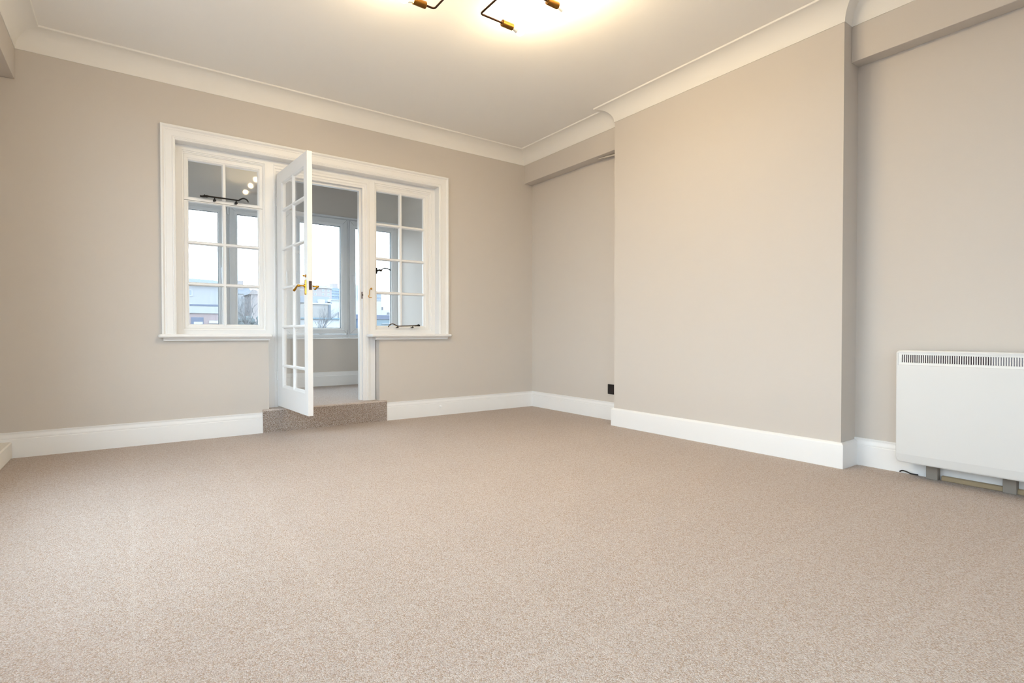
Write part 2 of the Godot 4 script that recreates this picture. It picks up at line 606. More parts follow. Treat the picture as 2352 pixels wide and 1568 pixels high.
	sash(v, "casement", Rect2(-1.6555, 0.79, 0.507, 1.237), Rect2(-1.6445, 0.821, 0.4485, 1.168), [-1.419], [1.7055, 1.4055, 1.109])
	window_board(v, -1.7455, -0.976, -1.70, -1.007)
	stay(v, true)
	fastener(v)


func window_moulding(parent: Node3D, o: Rect2, i: Rect2) -> void:
	var st := st_new()
	frame_rect(st, o, i, [Vector2(0, FZ), Vector2(0, FZ + 0.003), Vector2(0.25, FZ + 0.003), Vector2(0.3, FZ - 0.003), Vector2(0.6, FZ - 0.004), Vector2(0.7, FZ - 0.009), Vector2(1, FZ - 0.0105), Vector2(1, FZ - 0.05)])
	put("frame_moulding", st, "white_gloss", parent)


func sash(parent: Node3D, called: String, o: Rect2, i: Rect2, xs: Array, ys: Array) -> void:
	var f := FZ - 0.012
	var st := st_new()
	o = o.grow(-0.0004)
	frame_rect(st, o, i, [Vector2(0, f - 0.035), Vector2(0, f - 0.0015), Vector2(0.05, f), Vector2(0.6, f), Vector2(0.66, f - 0.003), Vector2(0.85, f - 0.005), Vector2(1, f - 0.014), Vector2(1, f - 0.035), Vector2(0, f - 0.035)])
	var s := put(called, st, "white_gloss", parent)
	for x in xs:
		put("muntin", muntin(Vector2(x, i.position.y - 0.009), Vector2(x, i.end.y + 0.009), f - 0.0006), "white_gloss", s)
	for y in ys:
		put("muntin", muntin(Vector2(i.position.x - 0.009, y), Vector2(i.end.x + 0.009, y), f - 0.0011), "white_gloss", s)
	var ex := [i.position.x] + xs + [i.end.x]
	var ey := [i.position.y]
	var up := ys.duplicate()
	up.sort()
	ey.append_array(up)
	ey.append(i.end.y)
	for a in ex.size() - 1:
		for b in ey.size() - 1:
			var p := boxes([[ex[a] - 0.002, ey[b] - 0.002, f - 0.019, ex[a + 1] + 0.002, ey[b + 1] + 0.002, f - 0.015]])
			put("pane", p, "dusty_glass", s)


func muntin(a: Vector2, b: Vector2, f: float, w := 0.0125, deep := 0.035) -> SurfaceTool:
	# a glazing bar: narrow face, moulded flanks
	var st := st_new()
	var d := (b - a).normalized()
	var s := Vector2(-d.y, d.x)
	var prof := [Vector2(-w, -deep), Vector2(-w, -0.014), Vector2(-w * 0.8, -0.009), Vector2(-w * 0.6, -0.0045), Vector2(-w * 0.5, 0), Vector2(w * 0.5, 0), Vector2(w * 0.6, -0.0045), Vector2(w * 0.8, -0.009), Vector2(w, -0.014), Vector2(w, -deep), Vector2(-w, -deep)]
	for k in prof.size() - 1:
		var p: Vector2 = prof[k]
		var q: Vector2 = prof[k + 1]
		var v := []
		for e in [[a, p], [b, p], [b, q], [a, q]]:
			var xy: Vector2 = e[0] + s * e[1].x
			v.append(Vector3(xy.x, xy.y, f + e[1].y))
		var e2: Vector2 = q - p
		var n := Vector3(s.x, s.y, 0) * -e2.y + Vector3.BACK * e2.x
		quad(st, v[0], v[1], v[2], v[3], n.normalized())
	return st


func window_board(parent: Node3D, x0: float, x1: float, u0: float, u1: float) -> void:
	# rounded nosing with a moulding under it
	var st := st_new()
	var prof := [Vector2(FZ, 0.748)]
	for k in 9:
		var a := PI / 2 - PI * k / 8.0
		prof.append(Vector2(0.045 + 0.0125 * cos(a), 0.7355 + 0.0125 * sin(a)))
	prof.append(Vector2(FZ, 0.723))
	var nn := []
	var x := [x0 + 0.012, x1 - 0.012]
	board_run(st, prof, x[0], x[1], 0.012)
	put("window_board", st, "white_gloss", parent)
	st = st_new()
	var low := [Vector2(-0.002, 0.724), Vector2(0.036, 0.724), Vector2(0.034, 0.718), Vector2(0.026, 0.714), Vector2(0.022, 0.710), Vector2(0.022, 0.704), Vector2(0.020, 0.7), Vector2(-0.002, 0.7)]
	board_run(st, low, u0, u1, 0.0)
	put("bed_moulding", st, "white_gloss", parent)


func board_run(st: SurfaceTool, prof: Array, x0: float, x1: float, round_end: float) -> void:
	# prof holds (z, y) going round from the top at the back to the bottom at the back; the ends are rounded by round_end
	var nn := seg_normals(prof)
	var stations := [x0, x1]
	for k in prof.size() - 1:
		var p: Vector2 = prof[k]
		var q: Vector2 = prof[k + 1]
		var na := Vector3(0, -nn[k][0].y, -nn[k][0].x)
		var nb := Vector3(0, -nn[k][1].y, -nn[k][1].x)
		quad_n(st, Vector3(x0, p.y, p.x), Vector3(x1, p.y, p.x), Vector3(x1, q.y, q.x), Vector3(x0, q.y, q.x), -na, -na, -nb, -nb)
	var poly := PackedVector2Array(prof)
	var idx := Geometry2D.triangulate_polygon(poly)
	var c := Vector2.ZERO
	for p in prof:
		c += p / prof.size()
	for e in [[x0, -1.0], [x1, 1.0]]:
		var steps := 4 if round_end > 0.0 else 0
		var last := []
		for p in prof:
			last.append(Vector3(e[0], p.y, p.x))
		for s in steps:
			var a := PI / 2 * (s + 1) / steps
			var ring := []
			for p in prof:
				var f := 0.0125 * (1.0 - cos(a))
				var w: Vector2 = p
				w.y = 0.7355 + (p.y - 0.7355) * cos(a * 0.9)
				w.x = p.x - (f if p.x > 0.0 else 0.0)
				ring.append(Vector3(e[0] + e[1] * round_end * sin(a), w.y, w.x))
			for k in prof.size() - 1:
				var n := Vector3(e[1] * sin(a), (prof[k].y - 0.7355) * 60.0 * cos(a), (0.6 if prof[k].x > 0.05 else 0.0) * cos(a))
				quad(st, last[k], last[k + 1], ring[k + 1], ring[k], n.normalized() if n.length() > 0.01 else Vector3(e[1], 0, 0))
			last = ring
		for k in range(0, idx.size(), 3):
			var n := Vector3(e[1], 0, 0)
			tri(st, last[idx[k]], last[idx[k + 1]], last[idx[k + 2]], n, n, n)


func stay(parent: Node3D, right: bool) -> void:
	# a casement stay: bar with a curled end, an ornate collar, two pegs under it
	var z := FZ + 0.022
	var st := st_new()
	if not right:
		tube(st, [Vector3(-2.925, 1.744, z), Vector3(-2.80, 1.7435, z), Vector3(-2.7287, 1.7429, z)], [0.0062, 0.0055, 0.005], 10)
		tube(st, smooth_path([Vector3(-2.7287, 1.7429, z), Vector3(-2.715, 1.754, z), Vector3(-2.700, 1.7615, z), Vector3(-2.685, 1.761, z), Vector3(-2.671, 1.753, z), Vector3(-2.6625, 1.738, z)]), [0.005, 0.005, 0.005, 0.0052, 0.0054, 0.0054, 0.0054, 0.0055, 0.0055, 0.0055, 0.0055, 0.0055, 0.0055, 0.0055, 0.0055, 0.0055, 0.0055, 0.0055, 0.0055, 0.0055, 0.0055, 0.0055, 0.0055, 0.0055, 0.0055, 0.0052, 0.005, 0.0048, 0.0045, 0.004, 0.0035], 10)
		var s := put("casement_stay", st, "black_iron", parent)
		s.set_meta("label", "black iron casement stay")
		st = st_new()
		tube(st, smooth_path([Vector3(-2.979, 1.7405, z), Vector3(-2.965, 1.739, z), Vector3(-2.953, 1.741, z), Vector3(-2.94, 1.743, z), Vector3(-2.925, 1.744, z)], 2), [0.005, 0.0065, 0.007, 0.008, 0.0095, 0.0085, 0.0105, 0.009, 0.0065], 10)
		lathe(st, [Vector2(0.001, -0.001), Vector2(0.006, 0.0), Vector2(0.0055, 0.006), Vector2(0.0035, 0.012), Vector2(0.0005, 0.014)], along(Vector3.UP, Vector3(-2.9495, 1.742, z)), 10)
		put("stay_collar", st, "black_iron", s)
		for x in [-2.886, -2.745]:
			st = st_new()
			lathe(st, [Vector2(0.0005, -0.012), Vector2(0.010, -0.012), Vector2(0.011, -0.006), Vector2(0.006, -0.001), Vector2(0.0035, 0.006), Vector2(0.003, 0.017)], Transform3D(Basis.IDENTITY, Vector3(x, 1.7305, z - 0.004)), 12)
			box(st, Vector3(x - 0.008, 1.716, FZ - 0.013), Vector3(x + 0.008, 1.729, z - 0.002), 0.002)
			put("stay_peg", st, "black_iron", s)
	else:
		tube(st, [Vector3(-1.278, 0.8245, z), Vector3(-1.292, 0.8225, z), Vector3(-1.306, 0.8222, z), Vector3(-1.4575, 0.8179, z)], [0.0052, 0.0062, 0.0045, 0.004], 10)
		tube(st, smooth_path([Vector3(-1.4575, 0.8179, z), Vector3(-1.474, 0.8195, z), Vector3(-1.492, 0.829, z), Vector3(-1.5085, 0.836, z), Vector3(-1.526, 0.8365, z), Vector3(-1.543, 0.828, z), Vector3(-1.5555, 0.8095, z)]), 0.0042, 10)
		var s := put("casement_stay", st, "bronze_iron", parent)
		s.set_meta("label", "bronze casement stay with curled end")
		st = st_new()
		box(st, Vector3(-1.279, 0.8175, z - 0.007), Vector3(-1.2515, 0.8335, z + 0.007), 0.003)
		lathe(st, [Vector2(0.004, 0.0), Vector2(0.0045, 0.003), Vector2(0.002, 0.006), Vector2(0.0003, 0.0065)], along(Vector3.UP, Vector3(-1.268, 0.8315, z)), 10)
		put("stay_collar", st, "black_iron", s)
		for x in [-1.323, -1.4665]:
			st = st_new()
			lathe(st, [Vector2(0.0005, -0.010), Vector2(0.009, -0.008), Vector2(0.010, -0.004), Vector2(0.005, 0.0), Vector2(0.003, 0.004), Vector2(0.003, 0.012)], Transform3D(Basis.IDENTITY, Vector3(x, 0.8115, z - 0.002)), 12)
			box(st, Vector3(x - 0.006, 0.801, FZ - 0.013), Vector3(x + 0.006, 0.811, z), 0.002)
			put("stay_peg", st, "black_iron", s)


func fastener(parent: Node3D) -> void:
	# the black handle on the casement's stile
	var z := FZ - 0.012
	var st := boxes([[-1.655, 1.272, z - 0.002, -1.640, 1.325, z + 0.004]], 0.003)
	lathe(st, [Vector2(0.011, 0), Vector2(0.010, 0.01), Vector2(0.006, 0.018), Vector2(0.007, 0.026), Vector2(0.001, 0.030)], along(Vector3.BACK, Vector3(-1.645, 1.2985, z)), 12)
	var f := put("casement_fastener", st, "black_iron", parent)
	f.set_meta("label", "black casement fastener with curved handle")
	st = st_new()
	tube(st, smooth_path([Vector3(-1.645, 1.299, z + 0.024), Vector3(-1.628, 1.302, z + 0.026), Vector3(-1.617, 1.300, z + 0.027), Vector3(-1.605, 1.314, z + 0.028), Vector3(-1.59, 1.321, z + 0.028), Vector3(-1.57, 1.3215, z + 0.028), Vector3(-1.548, 1.316, z + 0.028), Vector3(-1.530, 1.308, z + 0.028)], 4), [0.008, 0.008, 0.009, 0.010, 0.0095, 0.009, 0.010, 0.012, 0.011, 0.008, 0.006, 0.005, 0.0045, 0.0045, 0.005, 0.005, 0.005, 0.005, 0.005, 0.005, 0.005, 0.005, 0.005, 0.005, 0.005, 0.005, 0.0055, 0.0055, 0.005], 10)
	put("fastener_handle", st, "black_iron", f)


# ------------------------------------------------------------------ the open glass door
func glass_door() -> void:
	var w := 0.697
	var h := 1.797
	var d := thing("door_1", "white ten-light glass door standing open over the carpeted step, brass lever handle", "door", Vector3(-2.4616, 0.19, -0.06), "structure")
	d.rotation.y = -deg_to_rad(86.3335)
	var o := Rect2(0, 0, w, h)
	var i := Rect2(0.128, 0.167, 0.496, 1.531)
	var st := st_new()
	var prof := [Vector2(0, -0.034), Vector2(0, -0.001), Vector2(0.01, 0), Vector2(0.90, 0), Vector2(1, -0.009), Vector2(1, -0.025), Vector2(0.90, -0.034), Vector2(0, -0.034)]
	frame_rect(st, o, i, prof)
	put("leaf", st, "white_gloss", d)
	var ys := [0.315, 0.612, 0.905, 1.2, 1.4965]
	for y in ys:
		put("muntin", muntin(Vector2(i.position.x - 0.011, y), Vector2(i.end.x + 0.011, y), -0.0011, 0.0115, 0.023), "white_gloss", d)
	put("muntin", muntin(Vector2(0.377, i.position.y - 0.011), Vector2(0.377, i.end.y + 0.011), -0.0006, 0.0085, 0.019), "white_gloss", d)
	var ey := [i.position.y] + ys + [i.end.y]
	var ex := [i.position.x, 0.377, i.end.x]
	for a in 2:
		for b in ey.size() - 1:
			put("pane", boxes([[ex[a] - 0.002, ey[b] - 0.002, -0.016, ex[a + 1] + 0.002, ey[b + 1] + 0.002, -0.012]]), "clear_glass", d)
	# lever on a long plate, room side
	var hy := 0.886
	st = boxes([[0.640, 0.826, -0.0005, 0.676, 0.930, 0.003]], 0.0025)
	box(st, Vector3(0.646, 0.832, 0.002), Vector3(0.670, 0.924, 0.0055), 0.003)
	var p := put("handle_plate", st, "brass", d)
	p.set_meta("label", "brass handle back plate")
	st = st_new()
	lathe(st, [Vector2(0.011, 0.004), Vector2(0.0115, 0.008), Vector2(0.008, 0.012), Vector2(0.0055, 0.018), Vector2(0.0055, 0.036), Vector2(0.0075, 0.040), Vector2(0.009, 0.046), Vector2(0.008, 0.053), Vector2(0.004, 0.056), Vector2(0.0, 0.0565)], along(Vector3.BACK, Vector3(0.658, hy, 0)), 16)
	tube(st, smooth_path([Vector3(0.660, hy + 0.001, 0.046), Vector3(0.650, hy + 0.001, 0.050), Vector3(0.636, hy - 0.006, 0.053), Vector3(0.622, hy - 0.018, 0.056), Vector3(0.604, hy - 0.030, 0.061)], 4), [0.0065, 0.0075, 0.0078, 0.0075, 0.007, 0.0066, 0.0062, 0.006, 0.006, 0.006, 0.0062, 0.0066, 0.0072, 0.008, 0.0088, 0.0094, 0.0085], 12)
	put("lever", st, "brass", d).set_meta("label", "curled brass lever handle")
	# its twin on the far side
	st = boxes([[0.640, 0.826, -0.037, 0.676, 0.930, -0.0335]], 0.002)
	lathe(st, [Vector2(0.0, -0.0565), Vector2(0.004, -0.056), Vector2(0.0075, -0.052), Vector2(0.0085, -0.046), Vector2(0.0075, -0.040), Vector2(0.0055, -0.037), Vector2(0.0055, -0.020), Vector2(0.008, -0.012), Vector2(0.011, -0.004)], along(Vector3.BACK, Vector3(0.658, hy, -0.034)), 16)
	tube(st, smooth_path([Vector3(0.658, hy, -0.081), Vector3(0.645, hy - 0.003, -0.082), Vector3(0.628, hy - 0.012, -0.080), Vector3(0.615, hy - 0.018, -0.076)], 4), 0.006, 10)
	put("outer_lever", st, "brass", d).set_meta("label", "brass lever on the far face")
	# thumb turn above, latch in the edge, hinges
	st = st_new()
	lathe(st, [Vector2(0.0, -0.001), Vector2(0.011, -0.001), Vector2(0.011, 0.002), Vector2(0.007, 0.004), Vector2(0.003, 0.006), Vector2(0.0028, 0.014), Vector2(0.0, 0.015)], along(Vector3.BACK, Vector3(0.662, 0.954, 0)), 16)
	box(st, Vector3(0.6595, 0.948, 0.010), Vector3(0.6645, 0.960, 0.022), 0.002)
	put("thumb_turn", st, "brass", d)
	st = boxes([[0.6955, 0.858, -0.028, 0.6985, 0.918, -0.009]], 0.0008)
	box(st, Vector3(0.698, 0.878, -0.024), Vector3(0.7045, 0.900, -0.012), 0.002)
	put("latch", st, "latch_brown", d).set_meta("label", "worn brown latch plate in the door edge")
	for y in [0.2, 1.55]:
		st = st_new()
		lathe(st, [Vector2(0, 0), Vector2(0.004, 0), Vector2(0.004, 0.07), Vector2(0, 0.07)], Transform3D(Basis.IDENTITY, Vector3(-0.001, y, 0.004)), 10)
		put("hinge", st, "white_gloss", d)


# ------------------------------------------------------------------ carpeted step and enclosed balcony
const BZ := -1.575     # inner face of the balcony's outer wall
const BXL := -3.55
const BXR := -0.775
const BCEIL := 2.45

func balcony() -> void:
	var st := st_new()
	var prof := [Vector2(0, 0)]
	prof.append_array([Vector2(0.018, 0), Vector2(0.018, STEP - 0.016)])
	for k in 5:
		var a := PI / 2 * (k + 1) / 5.0
		prof.append(Vector2(0.002 + 0.016 * cos(a), STEP - 0.016 + 0.016 * sin(a)))
	prof.append(Vector2(0, STEP))
	sweep(st, prof, [Vector3(-2.5855, 0, 0), Vector3(-1.6, 0, 0)], 1.0)
	box(st, Vector3(-2.545, 0.001, -0.21), Vector3(-1.654, STEP, 0.002))
	var step := single("step", st, "carpet", "carpeted step up into the doorway under the open glass door", "step")
	# on the upright face the pile is seen end on: loops of yarn standing out of a dark backing
	put("backing", boxes([[-2.584, 0.001, 0.004, -1.6015, STEP - 0.012, 0.0183]]), "carpet_backing", step)
	var blob := st_new()
	lathe(blob, [Vector2(0.0005, -0.001), Vector2(0.0019, 0.0), Vector2(0.0023, 0.0022), Vector2(0.0019, 0.0042), Vector2(0.0008, 0.0052), Vector2(0.0, 0.0054)], along(Vector3.BACK, Vector3.ZERO), 7)
	var mm := MultiMesh.new()
	mm.transform_format = MultiMesh.TRANSFORM_3D
	mm.use_colors = true
	mm.mesh = blob.commit()
	var cols := 196
	var rows := 34
	mm.instance_count = cols * rows
	rng.seed = 77
	for c in cols:
		for r in rows:
			var b := Basis.from_euler(Vector3(rng.randf_range(-0.2, 0.5), rng.randf_range(-0.4, 0.4), rng.randf() * TAU)).scaled(Vector3.ONE * rng.randf_range(0.85, 1.2))
			var p := Vector3(-2.5825 + 0.98 * (c + 0.5 * (r % 2)) / cols + rng.randf_range(-0.0011, 0.0011), 0.003 + 0.162 * r / (rows - 1) + rng.randf_range(-0.0011, 0.0011), 0.0185)
			mm.set_instance_transform(c * rows + r, Transform3D(b, p))
			mm.set_instance_color(c * rows + r, yarn[rng.randi() % 6].srgb_to_linear())
	var loops := MultiMeshInstance3D.new()
	loops.name = "pile"
	loops.multimesh = mm
	loops.material_override = M["yarn"]
	loops.set_meta("kind", "stuff")
	step.add_child(loops, true)
	st = boxes([[BXL - 0.1, 0, BZ - 0.2, BXR + 0.1, STEP - 0.0005, -0.205]])
	single("floor_balcony", st, "carpet", "carpeted floor of the enclosed balcony beyond the doorway", "floor")
	st = boxes([[BXL - 0.1, BCEIL, BZ - 0.2, BXR + 0.1, BCEIL + 0.14, -0.2]])
	single("ceiling_balcony", st, "ceiling_paint", "shaded white ceiling of the enclosed balcony", "ceiling")
	st = boxes([[BXR, STEP, BZ - 0.2, BXR + 0.1, BCEIL, -0.2]])
	single("wall_balcony_right", st, "wall_paint", "shaded end wall of the balcony seen through the right window", "wall")
	st = boxes([[BXL - 0.1, STEP, BZ - 0.2, BXL, 0.71, -0.2], [BXL - 0.1, 2.05, BZ - 0.2, BXL, BCEIL, -0.2], [BXL - 0.1, 0.71, BZ - 0.2, BXL, 2.05, -1.5], [BXL - 0.1, 0.71, -1.1, BXL, 2.05, -0.2]])
	single("wall_balcony_left", st, "wall_paint", "end wall of the balcony hidden beyond the left window", "wall")
	sash_window(Vector3(BXL - 0.05, 0, 0), [-1.5, -1.1, 0.71, 2.05], PI / 2, 5)
	var x0 := -3.2
	var x1 := -0.795
	st = boxes([[BXL, STEP, BZ - 0.2, BXR, 0.70, BZ], [BXL, 2.055, BZ - 0.2, BXR, BCEIL, BZ], [BXL, 0.70, BZ - 0.2, x0, 2.055, BZ], [x1, 0.70, BZ - 0.2, BXR, 2.055, BZ]])
	single("wall_balcony_outer", st, "wall_paint", "shaded greige parapet and lintel around the balcony's white plastic windows", "wall")
	st = st_new()
	var ogee := [Vector2(0, 0), Vector2(0.016, 0), Vector2(0.016, 0.108), Vector2(0.013, 0.112), Vector2(0.013, 0.118), Vector2(0.009, 0.135), Vector2(0.009, 0.153), Vector2(0, 0.153)]
	sweep(st, ogee, [Vector3(BXL, STEP, BZ), Vector3(BXR, STEP, BZ), Vector3(BXR, STEP, -0.2)], 1.0)
	single("baseboard_balcony", st, "white_gloss", "white skirting board along the far side of the balcony", "skirting")
	# the plastic windows: outer frame and four casements
	var zf := BZ + 0.005
	var w := thing("window_3", "white plastic balcony window of four casements looking out on the town", "window", Vector3.ZERO, "structure")
	st = st_new()
	frame_rect(st, Rect2(x0, 0.715, x1 - x0, 1.34), Rect2(x0 + 0.03, 0.745, x1 - x0 - 0.06, 1.283), [Vector2(0, zf - 0.07), Vector2(0, zf), Vector2(0.8, zf), Vector2(1, zf - 0.004), Vector2(1, zf - 0.07)])
	for x in [-2.6, -2.0, -1.397]:
		box(st, Vector3(x - 0.016, 0.745, zf - 0.07), Vector3(x + 0.016, 2.028, zf - 0.006), 0.002)
	put("outer_frame", st, "white_plastic", w)
	put("sill", boxes([[x0 - 0.02, 0.702, BZ - 0.05, x1 + 0.018, 0.718, BZ + 0.022]], 0.003), "white_plastic", w)
	var edges := [[-3.185, -2.612], [-2.588, -2.012], [-1.988, -1.411], [-1.3834, -0.815]]
	for k in 4:
		var e: Array = edges[k]
		var o := Rect2(e[0], 0.748, e[1] - e[0], 1.276)
		var i := Rect2(e[0] + 0.0715, 0.8135, e[1] - e[0] - 0.143, 1.132)
		var s := put("casement_gasket", gasket(i, zf), "gasket", w)
		var sides := mitred_rails(o, i, [Vector2(0, zf - 0.05), Vector2(0, zf + 0.008), Vector2(0.04, zf + 0.011), Vector2(0.66, zf + 0.011), Vector2(0.7, zf + 0.008), Vector2(0.96, zf + 0.002), Vector2(1, zf - 0.002), Vector2(1, zf - 0.05)])
		for r in sides:
			put("casement_rail", r, "white_plastic", s)
		put("mitre_seam", mitre_seams(o, i, zf + 0.011), "seam", s)
		put("pane", boxes([[i.position.x - 0.004, i.position.y - 0.004, zf - 0.03, i.end.x + 0.004, i.end.y + 0.004, zf - 0.024]]), "clear_glass", s)
		# handle on the leading stile
		var hx: float = e[0] + 0.036 if k >= 2 else e[1] - 0.042
		st = boxes([[hx - 0.013, 1.345, zf + 0.009, hx + 0.013, 1.415, zf + 0.019]], 0.005)
		lathe(st, [Vector2(0.009, 0), Vector2(0.009, 0.02), Vector2(0.006, 0.026), Vector2(0, 0.027)], along(Vector3.BACK, Vector3(hx, 1.395, zf + 0.018)), 12)
		tube(st, smooth_path([Vector3(hx, 1.397, zf + 0.04), Vector3(hx, 1.37, zf + 0.046), Vector3(hx, 1.32, zf + 0.046), Vector3(hx, 1.275, zf + 0.042)], 4), [0.010, 0.010, 0.010, 0.010, 0.0095, 0.009, 0.009, 0.009, 0.0085, 0.0085, 0.008, 0.007, 0.005], 10)
		put("window_handle", st, "white_plastic", s)
		st = st_new()
		lathe(st, [Vector2(0, -0.001), Vector2(0.0045, -0.001), Vector2(0.0045, 0.003), Vector2(0, 0.004)], along(Vector3.BACK, Vector3(hx + 0.012, 1.374, zf + 0.018)), 10)
		put("lock_button", st, "seam", s)
	for x in [-2.6, -1.397]:
		for y in [[0.70, 0.80], [1.93, 2.0]]:
			st = st_new()
			lathe(st, [Vector2(0, y[0]), Vector2(0.007, y[0]), Vector2(0.007, y[1]), Vector2(0, y[1])], Transform3D(Basis.IDENTITY, Vector3(x, 0, zf + 0.012)), 10)
			put("hinge", st, "white_plastic", w)
	# thin bead where the frame meets the lintel
	put("head_bead", boxes([[x0, 2.035, BZ - 0.02, x1, 2.052, BZ + 0.012]], 0.003), "white_plastic", w)


func gasket(i: Rect2, zf: float) -> SurfaceTool:
	var st := st_new()
	frame_rect(st, i.grow(0.004), i.grow(-0.0035), [Vector2(0, zf - 0.023), Vector2(0, zf - 0.008), Vector2(1, zf - 0.010), Vector2(1, zf - 0.034)])
	return st


func mitred_rails(o: Rect2, i: Rect2, prof: Array) -> Array:
	# four rails of a welded plastic casement, a hairline apart at the mitres
	var out := []
	for s in 4:
		var st := st_new()
		var skip := [0, 1, 2, 3]
		skip.erase(s)
		frame_rect(st, o.grow(-0.0004), i.grow(0.0), prof, skip)
		out.append(st)
	return out


func mitre_seams(o: Rect2, i: Rect2, z: float) -> SurfaceTool:
	# the thin weld beads across the corners
	var st := st_new()
	var oc := [o.position, Vector2(o.end.x, o.position.y), o.end, Vector2(o.position.x, o.end.y)]
	var ic := [i.position, Vector2(i.end.x, i.position.y), i.end, Vector2(i.position.x, i.end.y)]
	for s in 4:
		var p: Vector2 = oc[s].lerp(ic[s], 0.05)
		var q: Vector2 = oc[s].lerp(ic[s], 0.66)
		tube(st, [Vector3(p.x, p.y, z), Vector3(q.x, q.y, z)], 0.0009, 6)
	return st


# ------------------------------------------------------------------ storage heater
func heater() -> void:
	var o := thing("storage_heater", "white electric storage heater with a slotted grille on the right wall", "heater", Vector3(-0.165, 0, 3.2865))
	# local axes: x into the wall, z along the wall
	var len := 0.96
	var top := 0.6645
	var bot := 0.086
	var sil := []
	for c in [[0.018, top - 0.018, PI / 2, PI], [0.018, bot + 0.018, PI, PI * 1.5], [len - 0.018, bot + 0.018, PI * 1.5, TAU], [len - 0.018, top - 0.018, 0.0, PI / 2]]:
		for k in 6:
			var a: float = lerpf(c[2], c[3], k / 5.0)
			sil.append(Vector2(c[0] + 0.018 * cos(a), c[1] + 0.018 * sin(a)))
	var g := Rect2(0.0105, 0.594, len - 0.021, 0.056)
	var st := st_new()
	# casing: side walls with a rounded front edge, and the front around the grille and above the toe bend
	var n := sil.size()
	var cen := Vector2(len / 2, (top + bot) / 2)
	var rings := []
	for d in [[0.14, 0.0], [0.006, 0.0], [0.002, 0.0015], [0.0, 0.006]]:
		var r := []
		for p in sil:
			var inw: Vector2 = Vector2(signf(cen.x - p.x), signf(cen.y - p.y)) * d[1]
			var x: float = d[0]
			if p.y < 0.13:
				x += 0.007 * (0.131 - p.y) / 0.045 * (1.0 if d[0] < 0.1 else 0.0)
			r.append(Vector3(x, p.y + inw.y, p.x + inw.x))
		rings.append(r)
	for k in 3:
		for j in n:
			var i := (j + 1) % n
			var out := Vector3(0, sil[j].y + sil[i].y - 2 * cen.y, 0)
			var e: Vector2 = sil[i] - sil[j]
			var nn := Vector3(0, -e.x, e.y).normalized()
			if nn.dot(Vector3(0, (sil[i] + sil[j]).y / 2 - cen.y, (sil[i] + sil[j]).x / 2 - cen.x)) < 0:
				nn = -nn
			nn = (nn + Vector3.LEFT * [0.0, 0.5, 2.0][k]).normalized()
			quad(st, rings[k][j], rings[k][i], rings[k + 1][i], rings[k + 1][j], nn)
	# back plate
	quad(st, Vector3(0.14, bot + 0.01, 0.01), Vector3(0.14, bot + 0.01, len - 0.01), Vector3(0.14, top - 0.01, len - 0.01), Vector3(0.14, top - 0.01, 0.01), Vector3.RIGHT)
	put("casing", st, "heater_enamel", o)
	st = st_new()
	# front panel, bent back a little along its foot
	var z0 := 0.006
	var z1 := len - 0.006
	var L := Vector3.LEFT
	quad(st, Vector3(0, 0.131, z0), Vector3(0, 0.131, z1), Vector3(0, 0.588, z1), Vector3(0, 0.588, z0), L)
	quad(st, Vector3(0, 0.588, z0), Vector3(0, 0.588, z1), Vector3(0.003, 0.591, z1), Vector3(0.003, 0.591, z0), (L + Vector3.UP).normalized())
	var low := []
	for j in n:
		if rings[3][j].y < 0.131:
			low.append(rings[3][j])
	var poly := PackedVector2Array([Vector2(z0, 0.131)])
	for p in low:
		poly.append(Vector2(p.z, p.y))
	poly.append(Vector2(z1, 0.131))
	var idx := Geometry2D.triangulate_polygon(poly)
	var nl := Vector3(-1, -0.155, 0).normalized()
	for k in range(0, idx.size(), 3):
		var v := []
		for j in 3:
			var p := poly[idx[k + j]]
			v.append(Vector3(0.007 * (0.131 - p.y) / 0.045, p.y, p.x))
		tri(st, v[0], v[1], v[2], nl, nl, nl)
	put("front_panel", st, "heater_enamel", o)
	# surround of the grille
	st = st_new()
	var up := PackedVector2Array([Vector2(z1, 0.650), Vector2(z0, 0.650)])
	for j in n:
		if rings[3][j].y > 0.648:
			up.append(Vector2(rings[3][j].z, rings[3][j].y))
	# order the outline round its middle
	var mid := Vector2(len / 2, 0.6535)
	var order := Array(up)
	order.sort_custom(func(p, q): return (p - mid).angle() < (q - mid).angle())
	up = PackedVector2Array(order)
	idx = Geometry2D.triangulate_polygon(up)
	for k in range(0, idx.size(), 3):
		var v := []
		for j in 3:
			v.append(Vector3(0, up[idx[k + j]].y, up[idx[k + j]].x))
		tri(st, v[0], v[1], v[2], L, L, L)
	quad(st, Vector3(0, 0.650, z0), Vector3(0, 0.650, z1), Vector3(0.008, 0.650, z1), Vector3(0.008, 0.650, z0), Vector3.DOWN)
	box(st, Vector3(0.0, 0.588, z0), Vector3(0.01, 0.6505, 0.0105), 0.0004)
	box(st, Vector3(0.0, 0.588, len - 0.0105), Vector3(0.01, 0.6505, z1), 0.0004)
	put("grille_surround", st, "heater_enamel", o)
	var gr := put("grille_frame", boxes([[0.003, 0.586, 0.0095, 0.008, 0.6025, len - 0.0095], [0.003, 0.6417, 0.0095, 0.008, 0.654, len - 0.0095], [0.003, 0.602, 0.0095, 0.008, 0.642, 0.0258], [0.003, 0.602, len - 0.024, 0.008, 0.642, len - 0.0095]], 0.0006), "heater_grille", o)
	var pitch := 0.00888
	var bar := boxes([[-0.0025, 0.6, -0.0023, 0.0025, 0.644, 0.0023]], 0.0007).commit()
	var k := 0
	while 0.0258 + pitch * (k + 1) < len - 0.024:
		var b := MeshInstance3D.new()
		b.name = "grille_bar"
		b.mesh = bar
		b.material_override = M["heater_grille"]
		b.position = Vector3(0.0055, 0, 0.0258 + 0.0045 + 0.0022 + pitch * k)
		gr.add_child(b, true)
		k += 1
